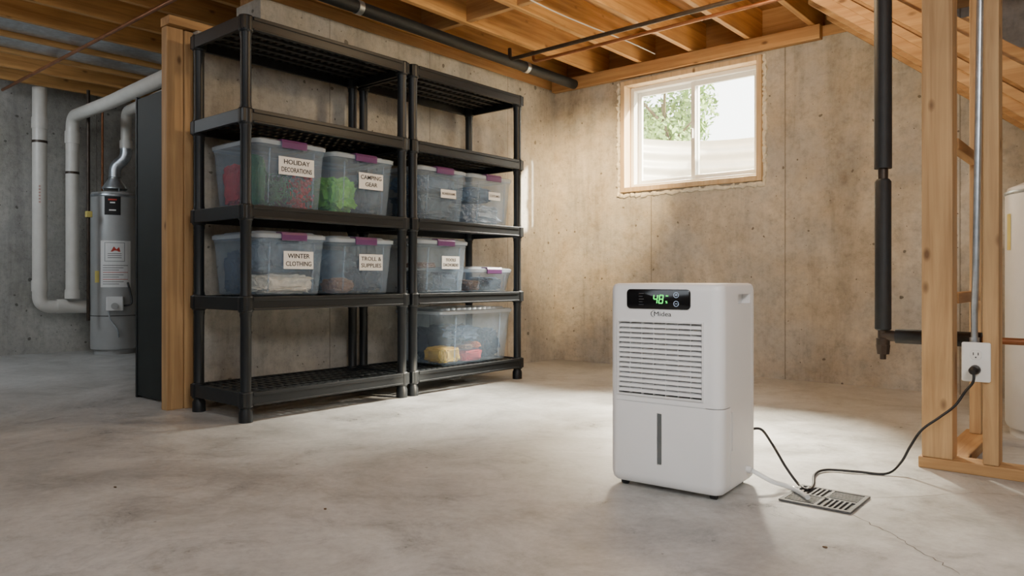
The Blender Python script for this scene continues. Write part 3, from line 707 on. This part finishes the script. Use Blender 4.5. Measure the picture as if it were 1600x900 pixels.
bm = nb(); tube(bm, [(-0.412, 2.875, 0.430), (-0.412, 2.875, 0.455)], 0.015, 12); obj('connector', bm, M['galv'], cd, smooth=True)

ip = root('insulated_pipe', (-0.735, 3.05, 0.40), 'black foam insulated vertical pipe hanging left of the thick post', 'pipe')
px_, py_ = -0.735, 3.05
bm = nb(); tube(bm, [(px_, py_, 1.07), (px_, py_, 2.24)], 0.031, 18); obj('upper_insulation', bm, M['pipeblack'], ip, smooth=True)
bm = nb(); tube(bm, [(px_, py_, 0.455), (px_, py_, 0.46), (px_, py_, 1.02), (px_, py_, 1.03)], [.022,.029,.029,.022], 18); obj('lower_insulation', bm, M['pipeblack'], ip, smooth=True)
bm = nb(); tube(bm, [(px_, py_, 1.0), (px_, py_, 1.08)], 0.018, 14); obj('copper_tube', bm, M['iron'], ip, smooth=True)
bm = nb(); tube(bm, [(px_, py_, 0.46), (px_, py_, 0.42)], 0.018, 14); tube(bm, [(px_, py_, 0.40), (px_, py_, 0.365)], [0.026, 0.022], 8); tube(bm, [(px_, py_, 0.365), (px_, py_, 0.345)], 0.011, 10)
tube(bm, [(px_, py_, 0.425), (px_, py_, 0.398)], 0.024, 14); tube(bm, [(px_, py_, 0.435), (px_+0.06, py_, 0.435)], 0.021, 14)
obj('elbow_fitting', bm, M['iron'], ip, smooth=True)
bm = nb(); tube(bm, [(px_+0.045, py_, 0.435), (px_+0.32, py_, 0.435)], 0.027, 18); obj('side_insulation', bm, M['pipeblack'], ip, smooth=True)
bm = nb(); tube(bm, [(px_+0.3, py_, 0.435), (px_+1.6, py_, 0.435)], 0.012, 12); obj('side_pipe', bm, M['copper'], ip, smooth=True)

tk = root('water_tank', (-0.19, 3.77, 0), 'white cylindrical tank behind the partition at the right edge', 'tank')
bm = nb(); lathe(bm, (-0.19, 3.77, 0), [(0.22,0.0),(0.22,0.03),(0.232,0.035),(0.238,0.05),(0.238,1.0),(0.228,1.03),(0.18,1.05),(0.05,1.06)], 48); obj('tank_body', bm, M['tank'], tk, smooth=True)
bm = nb(); lathe(bm, (-0.19, 3.77, 1.0), [(0.240,0.0),(0.241,0.002),(0.241,0.012),(0.240,0.014)], 48); obj('seam_band', bm, M['galv'], tk, smooth=True)
bm = nb()
for k in range(2):
    a0_, a1_ = math.radians(203+k*4), math.radians(207+k*4)
    vs = [bm.verts.new((-0.19+0.2395*math.cos(a), 3.77+0.2395*math.sin(a), z)) for a, z in ((a0_, .77), (a1_, .77), (a1_, .92), (a0_, .92))]; bm.faces.new(vs)
obj('yellow_sticker', bm, M['yellow'], tk)

m_ = -0.82/1.008
st = root('staircase', (1.3, 4.4, 0), 'open underside of the wooden staircase sloping down along the window wall', 'staircase')
xt = -0.45+(2.24-1.43)/m_; xb = -0.45-1.43/m_
for y0 in (4.035, 4.35, 4.68):
    bm = nb(); prism(bm, [(xt, 2.24), (xt, 2.475), (xt+0.08, 2.475), (xb+0.40, 0.001), (xb, 0.001)], 1, y0, y0+0.04)
    obj('stringer', bm, M['woodx'], st, bevel=0.002)
for y0, up, th in ((3.992, 0.13, 0.10), (4.013, 0.06, 0.05)):
    x2 = lambda z, u: -0.45+(z-u-1.43)/m_
    bm = nb(); prism(bm, [(x2(2.235, up), 2.235), (x2(2.235, up)+th/0.8135, 2.235), (x2(0.01, up)+th/0.8135, 0.01), (x2(0.01, up), 0.01)], 1, y0, y0+0.020)
    obj('rail_board', bm, M['woodx'], st, bevel=0.002)
for k in range(1, 12):
    z = 0.19*k; x = -0.45+(z-0.16-1.43)/m_
    if x < xt: continue
    for ya, yb in ((4.076, 4.349), (4.391, 4.679)):
        bm = nb(); bx(bm, x-0.02, x+0.24, ya, yb, z-0.03, z); obj('tread', bm, M['woody'], st, bevel=0.002)
        bm = nb(); bx(bm, x-0.02, x-0.002, ya, yb, z+0.001, z+0.158); obj('riser', bm, M['woody'], st)

# ---------------------------------------------------------------- corner post, dark board
tag(obj('wood_post', box(-3.700, -3.645, 1.665, 1.75, 0, 1.90), M['woodz'], bevel=0.003), 'pale knotty wood post at the end of the left concrete wall beside the shelves', 'post')
tag(obj('top_plate', box(-3.70, -3.605, 1.66, 2.14, 1.902, 1.945), M['woody'], bevel=0.003), 'pine plate lying across the top of the corner post', 'plate')
tag(obj('wood_strip', box(-3.70, -3.635, 1.752, 1.797, 0.0, 1.895), M['woodz'], bevel=0.003), 'narrow wood strip tight behind the corner post', 'strip')
dpn = root('black_board', (-3.9, 1.77, 0), 'tall flat black board standing left of the pale corner post', 'board')
obj('board_face', box(-4.19, -3.705, 1.755, 1.79, 0.01, 1.64), M['panel'], dpn, bevel=0.004)
obj('edge_strip', box(-4.205, -4.19, 1.75, 1.795, 0.0, 1.65), M['black'], dpn, bevel=0.002)

# ---------------------------------------------------------------- far left utilities
wh = root('water_heater', (-6.86, 2.68, 0), 'slim grey water heater standing against the far left wall', 'water heater')
hc = (-6.86, 2.68, 0)
bm = nb(); lathe(bm, hc, [(0.16,0.0),(0.16,0.04),(0.185,0.045),(0.188,0.06),(0.188,1.37),(0.18,1.40),(0.10,1.415)], 40); obj('tank_body', bm, M['heater'], wh, smooth=True)
bm = nb(); lathe(bm, (hc[0], hc[1], 1.36), [(0.190,0),(0.192,0.003),(0.192,0.02),(0.190,0.023)], 40); obj('top_rim', bm, M['galv'], wh, smooth=True)
bm = nb(); lathe(bm, (hc[0], hc[1], 0.33), [(0.1895,0),(0.190,0.001),(0.190,0.005),(0.1895,0.006)], 40); obj('jacket_seam', bm, M['dark'], wh, smooth=True)
face = math.atan2(0-hc[1], 0-hc[0])
def wrap(r, a0, a1, z0, z1, n=8):
    bm = nb(); A = []
    for k in range(n+1):
        a = face+math.radians(a0+(a1-a0)*k/n)
        A.append([bm.verts.new((hc[0]+r*math.cos(a), hc[1]+r*math.sin(a), z)) for z in (z0, z1)])
    for k in range(n): bm.faces.new((A[k][0], A[k+1][0], A[k+1][1], A[k][1]))
    return bm
bk = obj('black_badge', wrap(0.1895, -24, 14, 1.20, 1.36), M['ink'], wh)
for z, a in ((1.325, 10), (1.30, 6), (1.235, 8)): obj('badge_print', wrap(0.1905, -5-a, -5+a, z, z+0.012), M['paper'] if z < 1.32 else M['red'], bk)
lb_ = obj('white_label', wrap(0.1895, -34, 40, 0.58, 0.98), M['paper'], wh)
obj('label_frame', wrap(0.1903, -24, 24, 0.80, 0.965), M['heater'], lb_)
obj('label_field', wrap(0.1906, -22, 22, 0.806, 0.959), M['paper'], lb_)
bm = nb(); P = [(-9, .885), (13, .885), (10, .925), (4, .905), (-2, .93)]
vs = [bm.verts.new((hc[0]+0.1925*math.cos(face+math.radians(a)), hc[1]+0.1925*math.sin(face+math.radians(a)), z)) for a, z in P]; bm.faces.new(vs); obj('label_mark', bm, M['red'], lb_)
for z in (.865, .848, .831): obj('label_print', wrap(0.1911, -16, 16, z, z+0.004), M['logo'], lb_)
for k in range(9): obj('label_print', wrap(0.1905, -28, 10+22*((k*7) % 3)/2, 0.605+k*0.020, 0.609+k*0.020), M['red'] if k in (2, 5) else M['logo'], lb_)
obj('energy_label', wrap(0.1895, -52, -38, 0.62, 0.72), M['yellow'], wh)
fd = Vector((math.cos(face), math.sin(face), 0)); sd = Vector((-fd.y, fd.x, 0))
cc = Vector(hc)+fd*0.215
bm = nb(); loft(bm, [(0, 0.065, 0.035, 0.012), (0.12, 0.065, 0.035, 0.012)]); xf(bm, face_mat(cc+Vector((0,0,0.38)), tuple(sd), (0,0,1)) @ Matrix.Rotation(math.radians(-90), 4, 'X'))
ctl = obj('gas_control', bm, M['tank'], wh, bevel=0.004)
bm = nb(); tube(bm, [cc+fd*0.03+Vector((0,0,.42)), cc+fd*0.055+Vector((0,0,.42))], 0.028, 18); obj('dial', bm, M['heater'], ctl, smooth=True)
bm = nb(); tube(bm, smooth_path([cc-sd*0.05+Vector((0,0,.38)), cc-sd*0.03+Vector((0,0,.30)), cc+sd*0.02+Vector((0,0,.22)), cc-fd*0.03+sd*0.03+Vector((0,0,.15))]), 0.006, 8); obj('gas_tube', bm, M['galv'], wh, smooth=True)
bm = nb(); tube(bm, smooth_path([cc+sd*0.07+Vector((0,0,.42)), cc+sd*0.13+Vector((0,0,.45)), cc+sd*0.10-fd*.05+Vector((0,0,.62))]), 0.008, 8); obj('side_tube', bm, M['rubber'], wh, smooth=True)
bm = nb(); lathe(bm, (hc[0], hc[1], 1.41), [(0.10,0.03),(0.10,0.04),(0.05,0.12),(0.05,0.13)], 24)
for k in range(4):
    a = k*math.pi/2; tube(bm, [(hc[0]+.09*math.cos(a), hc[1]+.09*math.sin(a), 1.40), (hc[0]+.09*math.cos(a), hc[1]+.09*math.sin(a), 1.45)], .006, 6)
obj('draft_hood', bm, M['galv'], wh, smooth=True)
fp = root('flue_pipe', (hc[0], hc[1], 1.55), 'silver elbow flue with white pipe rising above the water heater', 'flue pipe')
q = at(197, 240, 6.5)
bm = nb(); tube(bm, bend_path([(hc[0], hc[1], 1.545), (hc[0], hc[1], 1.64), (q.x, q.y, 1.72), (q.x, q.y, 1.84)], .05), 0.048, 16); obj('flue_elbow', bm, M['galv'], fp, smooth=True)
bm = nb(); tube(bm, bend_path([(q.x, q.y, 1.82), (q.x, q.y, 2.13), (q.x+0.9, q.y-0.08, 2.115), (-3.87, q.y-0.2, 2.07)], .09), 0.043, 18); obj('white_run', bm, M['pvc'], fp, smooth=True)
bm = nb(); tube(bm, [(q.x, q.y, 1.80), (q.x, q.y, 1.87)], 0.052, 18); obj('collar', bm, M['pvc'], fp, smooth=True)
v1 = at(62, 300, 6.12); v2 = at(113, 300, 6.25)
p1 = root('drain_pipe', (v1.x, v1.y, 0.42), 'leftmost white vertical drain pipe with an elbow near the floor', 'pipe')
zb = 0.42
bm = nb(); tube(bm, bend_path([(v1.x, v1.y, 2.24), (v1.x, v1.y, zb), (v1.x+0.02, v1.y+0.36, zb-0.01)], .09, 8), 0.054, 20); obj('pipe_run', bm, M['pvc'], p1, smooth=True)
for z in (1.9, 0.55):
    bm = nb(); tube(bm, [(v1.x, v1.y, z), (v1.x, v1.y, z+0.09)], 0.060, 20); obj('coupling', bm, M['pvc'], p1, smooth=True)
bm = nb(); tube(bm, [(v1.x+.005, v1.y+0.12, zb), (v1.x+.005, v1.y+0.20, zb)], 0.060, 20); obj('coupling', bm, M['pvc'], p1, smooth=True)
bm = nb(); tube(bm, [(v1.x, v1.y, 1.78), (v1.x, v1.y, 1.80)], 0.057, 20); obj('clamp_ring', bm, M['iron'], p1, smooth=True)
def pprint(cx, cy, r, z0, z1, par):
    bm = nb(); fc = math.atan2(-cy, -cx); z = z0
    while z < z1:
        vs = [bm.verts.new((cx+r*math.cos(fc+a), cy+r*math.sin(fc+a), zz)) for a, zz in ((-.12, z), (.12, z), (.12, z+.014), (-.12, z+.014))]; bm.faces.new(vs); z += .026
    o = obj('print_line', bm, M['pvcband'], par); o['kind'] = 'stuff'
pprint(v1.x, v1.y, 0.0565, 1.28, 1.42, p1)
p2 = root('vent_pipe', (v2.x, v2.y, 0.5), 'second white vertical pipe turning at the top into a long overhead run', 'pipe')
bm = nb(); tube(bm, bend_path([(v2.x, v2.y, 0.485), (v2.x, v2.y, 2.03), (v2.x+0.9, v2.y-0.05, 2.0), (-3.86, 2.10, 1.93)], .12, 8), 0.050, 20); obj('pipe_run', bm, M['pvc'], p2, smooth=True)
for z0_, z1_ in ((1.80, 1.90), (0.485, 0.56)):
    bm = nb(); tube(bm, [(v2.x, v2.y, z0_), (v2.x, v2.y, z1_)], 0.057, 20); obj('coupling', bm, M['pvc'], p2, smooth=True)
bm = nb(); tube(bm, [(v2.x, v2.y, 1.54), (v2.x, v2.y, 1.56)], 0.053, 20); obj('clamp_ring', bm, M['iron'], p2, smooth=True)
v3 = at(138, 300, 6.2)
g = root('gas_pipe', (v3.x, v3.y, 0.4), 'thin black gas pipe with yellow valve left of the water heater', 'pipe')
bm = nb(); tube(bm, [(v3.x, v3.y, 2.24), (v3.x, v3.y, 0.30)], 0.014, 10); obj('pipe_run', bm, M['iron'], g, smooth=True)
bm = nb(); bx(bm, v3.x-.012, v3.x+.03, v3.y-.022, v3.y+.022, 1.17, 1.22); obj('valve', bm, M['yellow'], g, bevel=0.003)
v4 = at(160, 300, 6.62)
bm = nb(); tube(bm, [(v4.x, v4.y, 1.42), (v4.x, v4.y, 2.24)], 0.010, 10)
tag(obj('copper_pipe', bm, M['copper'], smooth=True), 'thin copper water pipe rising from the top of the grey water heater', 'pipe')

# overhead services
op = root('drain_main', (-3.36, 3.5, 2.2), 'thick dark pipe hung under the joists along the left wall', 'pipe')
bm = nb(); tube(bm, [(-3.36, 0.8, 2.20), (-3.36, 4.715, 2.175)], 0.037, 20); obj('pipe_run', bm, M['pipeblack'], op, smooth=True)
for y in (2.6, 4.1):
    bm = nb(); zc = 2.20-(y-0.8)*0.025/3.9; tube(bm, [(-3.36, y, zc), (-3.36, y+0.035, zc)], 0.041, 20); obj('pipe_strap', bm, M['galv'], op, smooth=True)
for i, (y, z, r, mt) in enumerate(((3.80, 2.140, 0.013, 'iron'), (3.93, 2.135, 0.011, 'copper'))):
    bm = nb(); tube(bm, bend_path([(-3.26+0.10*i, y+0.02, z+.08), (-3.24+0.10*i, y, z), (0.3, y, z+0.03)], .03), r, 12)
    tag(obj('water_pipe', bm, M[mt], smooth=True), ('dark thin pipe' if i == 0 else 'copper toned thin pipe')+' hung crosswise under the joists before the window', 'pipe')
bm = nb(); tube(bm, [(-7.2, 2.75, 2.225), (-3.87, 2.75, 2.225)], 0.012, 10)
tag(obj('water_pipe', bm, M['iron'], smooth=True), 'thin dark pipe crossing behind the white flue run', 'pipe')
bm = nb(); tube(bm, [(-7.2, 1.93, 2.225), (-3.4, 1.93, 2.225)], 0.012, 10)
tag(obj('water_pipe', bm, M['copper'], smooth=True), 'thin copper pipe crossing under the joists above the white pipes', 'pipe')
for x in (-6.06, -5.65):
    tag(obj('air_duct', box(x+0.03, x+0.38-0.01, -1.5, 4.3, 2.27, 2.44), M['galv'], bevel=0.004), 'flat galvanised air duct tucked between the joists at the left', 'duct', 'ducts between joists')
for (x, y0, y1) in ((-2.6, 2.0, 4.6), (-3.49, 2.2, 4.7)):
    random.seed(int(x*10)); pts = [(x+0.02*math.sin(k*.9), y0+(y1-y0)*k/9, 2.232+0.003*math.sin(k)) for k in range(10)]
    bm = nb(); tube(bm, smooth_path(pts, 5), 0.004, 6)
    tag(obj('electric_cable', bm, M['pvc'], smooth=True), 'white electric cable stapled under the joists '+('near the window' if x > -3 else 'over the shelving'), 'cable')

# ---------------------------------------------------------------- lights
def area(name, loc, target, size, power, col, sy=None):
    L = bpy.data.lights.new(name, 'AREA'); L.energy = power; L.color = col; L.size = size
    if sy: L.shape = 'RECTANGLE'; L.size_y = sy
    o = bpy.data.objects.new(name, L); C.objects.link(o); o.location = loc
    o.rotation_euler = (Vector(target)-Vector(loc)).to_track_quat('-Z', 'Y').to_euler(); return o
area('key_lamp', (0.9, 0.2, 2.15), (-1.4, 2.4, 0.3), 0.9, 66, (1.0, 0.97, 0.93))
area('fill_lamp', (-1.5, -1.6, 2.1), (-2.2, 2.0, 0.2), 1.6, 30, (0.86, 0.93, 1.0))
area('left_lamp', (-5.9, 0.4, 2.1), (-6.4, 2.4, 0.3), 0.9, 24, (0.84, 0.93, 1.0))
def point(name, loc, power, col, r=0.06):
    L = bpy.data.lights.new(name, 'POINT'); L.energy = power; L.color = col; L.shadow_soft_size = r
    o = bpy.data.objects.new(name, L); C.objects.link(o); o.location = loc
point('ceiling_bulb', (-1.55, 3.15, 2.05), 44, (1.0, 0.76, 0.46))
point('ceiling_bulb', (-4.2, 0.6, 1.95), 6, (1.0, 0.82, 0.62))
def spot(name, loc, target, power, col, angle, r, blend=0.5):
    L = bpy.data.lights.new(name, 'SPOT'); L.energy = power; L.color = col; L.spot_size = math.radians(angle); L.shadow_soft_size = r; L.spot_blend = blend
    o = bpy.data.objects.new(name, L); C.objects.link(o); o.location = loc
    o.rotation_euler = (Vector(target)-Vector(loc)).to_track_quat('-Z', 'Y').to_euler()
spot('daylight', (-1.7, 8.0, 4.3), (-2.4, 4.8, 1.75), 16000, (1.0, 0.88, 0.70), 34, 0.5)
spot('daylight', (-3.9, 7.6, 4.3), (-2.4, 4.8, 1.75), 14000, (1.0, 0.86, 0.64), 34, 0.5)
spot('added_corner_glow', (-2.0, 3.25, 2.12), (-3.28, 4.78, 1.25), 560, (1.0, 0.70, 0.36), 44, 0.08, 1.0)  # added spot imitating the warm window glow on the wall by the corner
spot('added_front_fill', (-0.7, -1.3, 1.75), (-1.10, 2.1, 0.33), 85, (1.0, 0.99, 0.97), 17, 0.15, 1.0)  # added unseen spot, only brightens the dehumidifier front
S = bpy.data.lights.new('sun', 'SUN'); S.energy = 34; S.color = (1.0, 0.86, 0.64); S.angle = math.radians(1.5)
so = bpy.data.objects.new('sun', S); C.objects.link(so); so.rotation_euler = Vector((-1, -0.37, -0.40)).to_track_quat('-Z', 'Y').to_euler()
wd = bpy.data.worlds.new('sky'); bpy.context.scene.world = wd; wd.use_nodes = True
bg = wd.node_tree.nodes['Background']; bg.inputs[0].default_value = (1.0, 0.97, 0.86, 1); bg.inputs[1].default_value = 8.5

cam = bpy.data.cameras.new('camera'); co = bpy.data.objects.new('camera', cam); C.objects.link(co)
cam.sensor_width = 36; cam.lens = 36*F/1600; cam.shift_y = -(450-HZ)/1600; cam.clip_start = 0.05
co.location = (0, 0, H); co.rotation_euler = (math.radians(90), 0, TH)
bpy.context.scene.camera = co
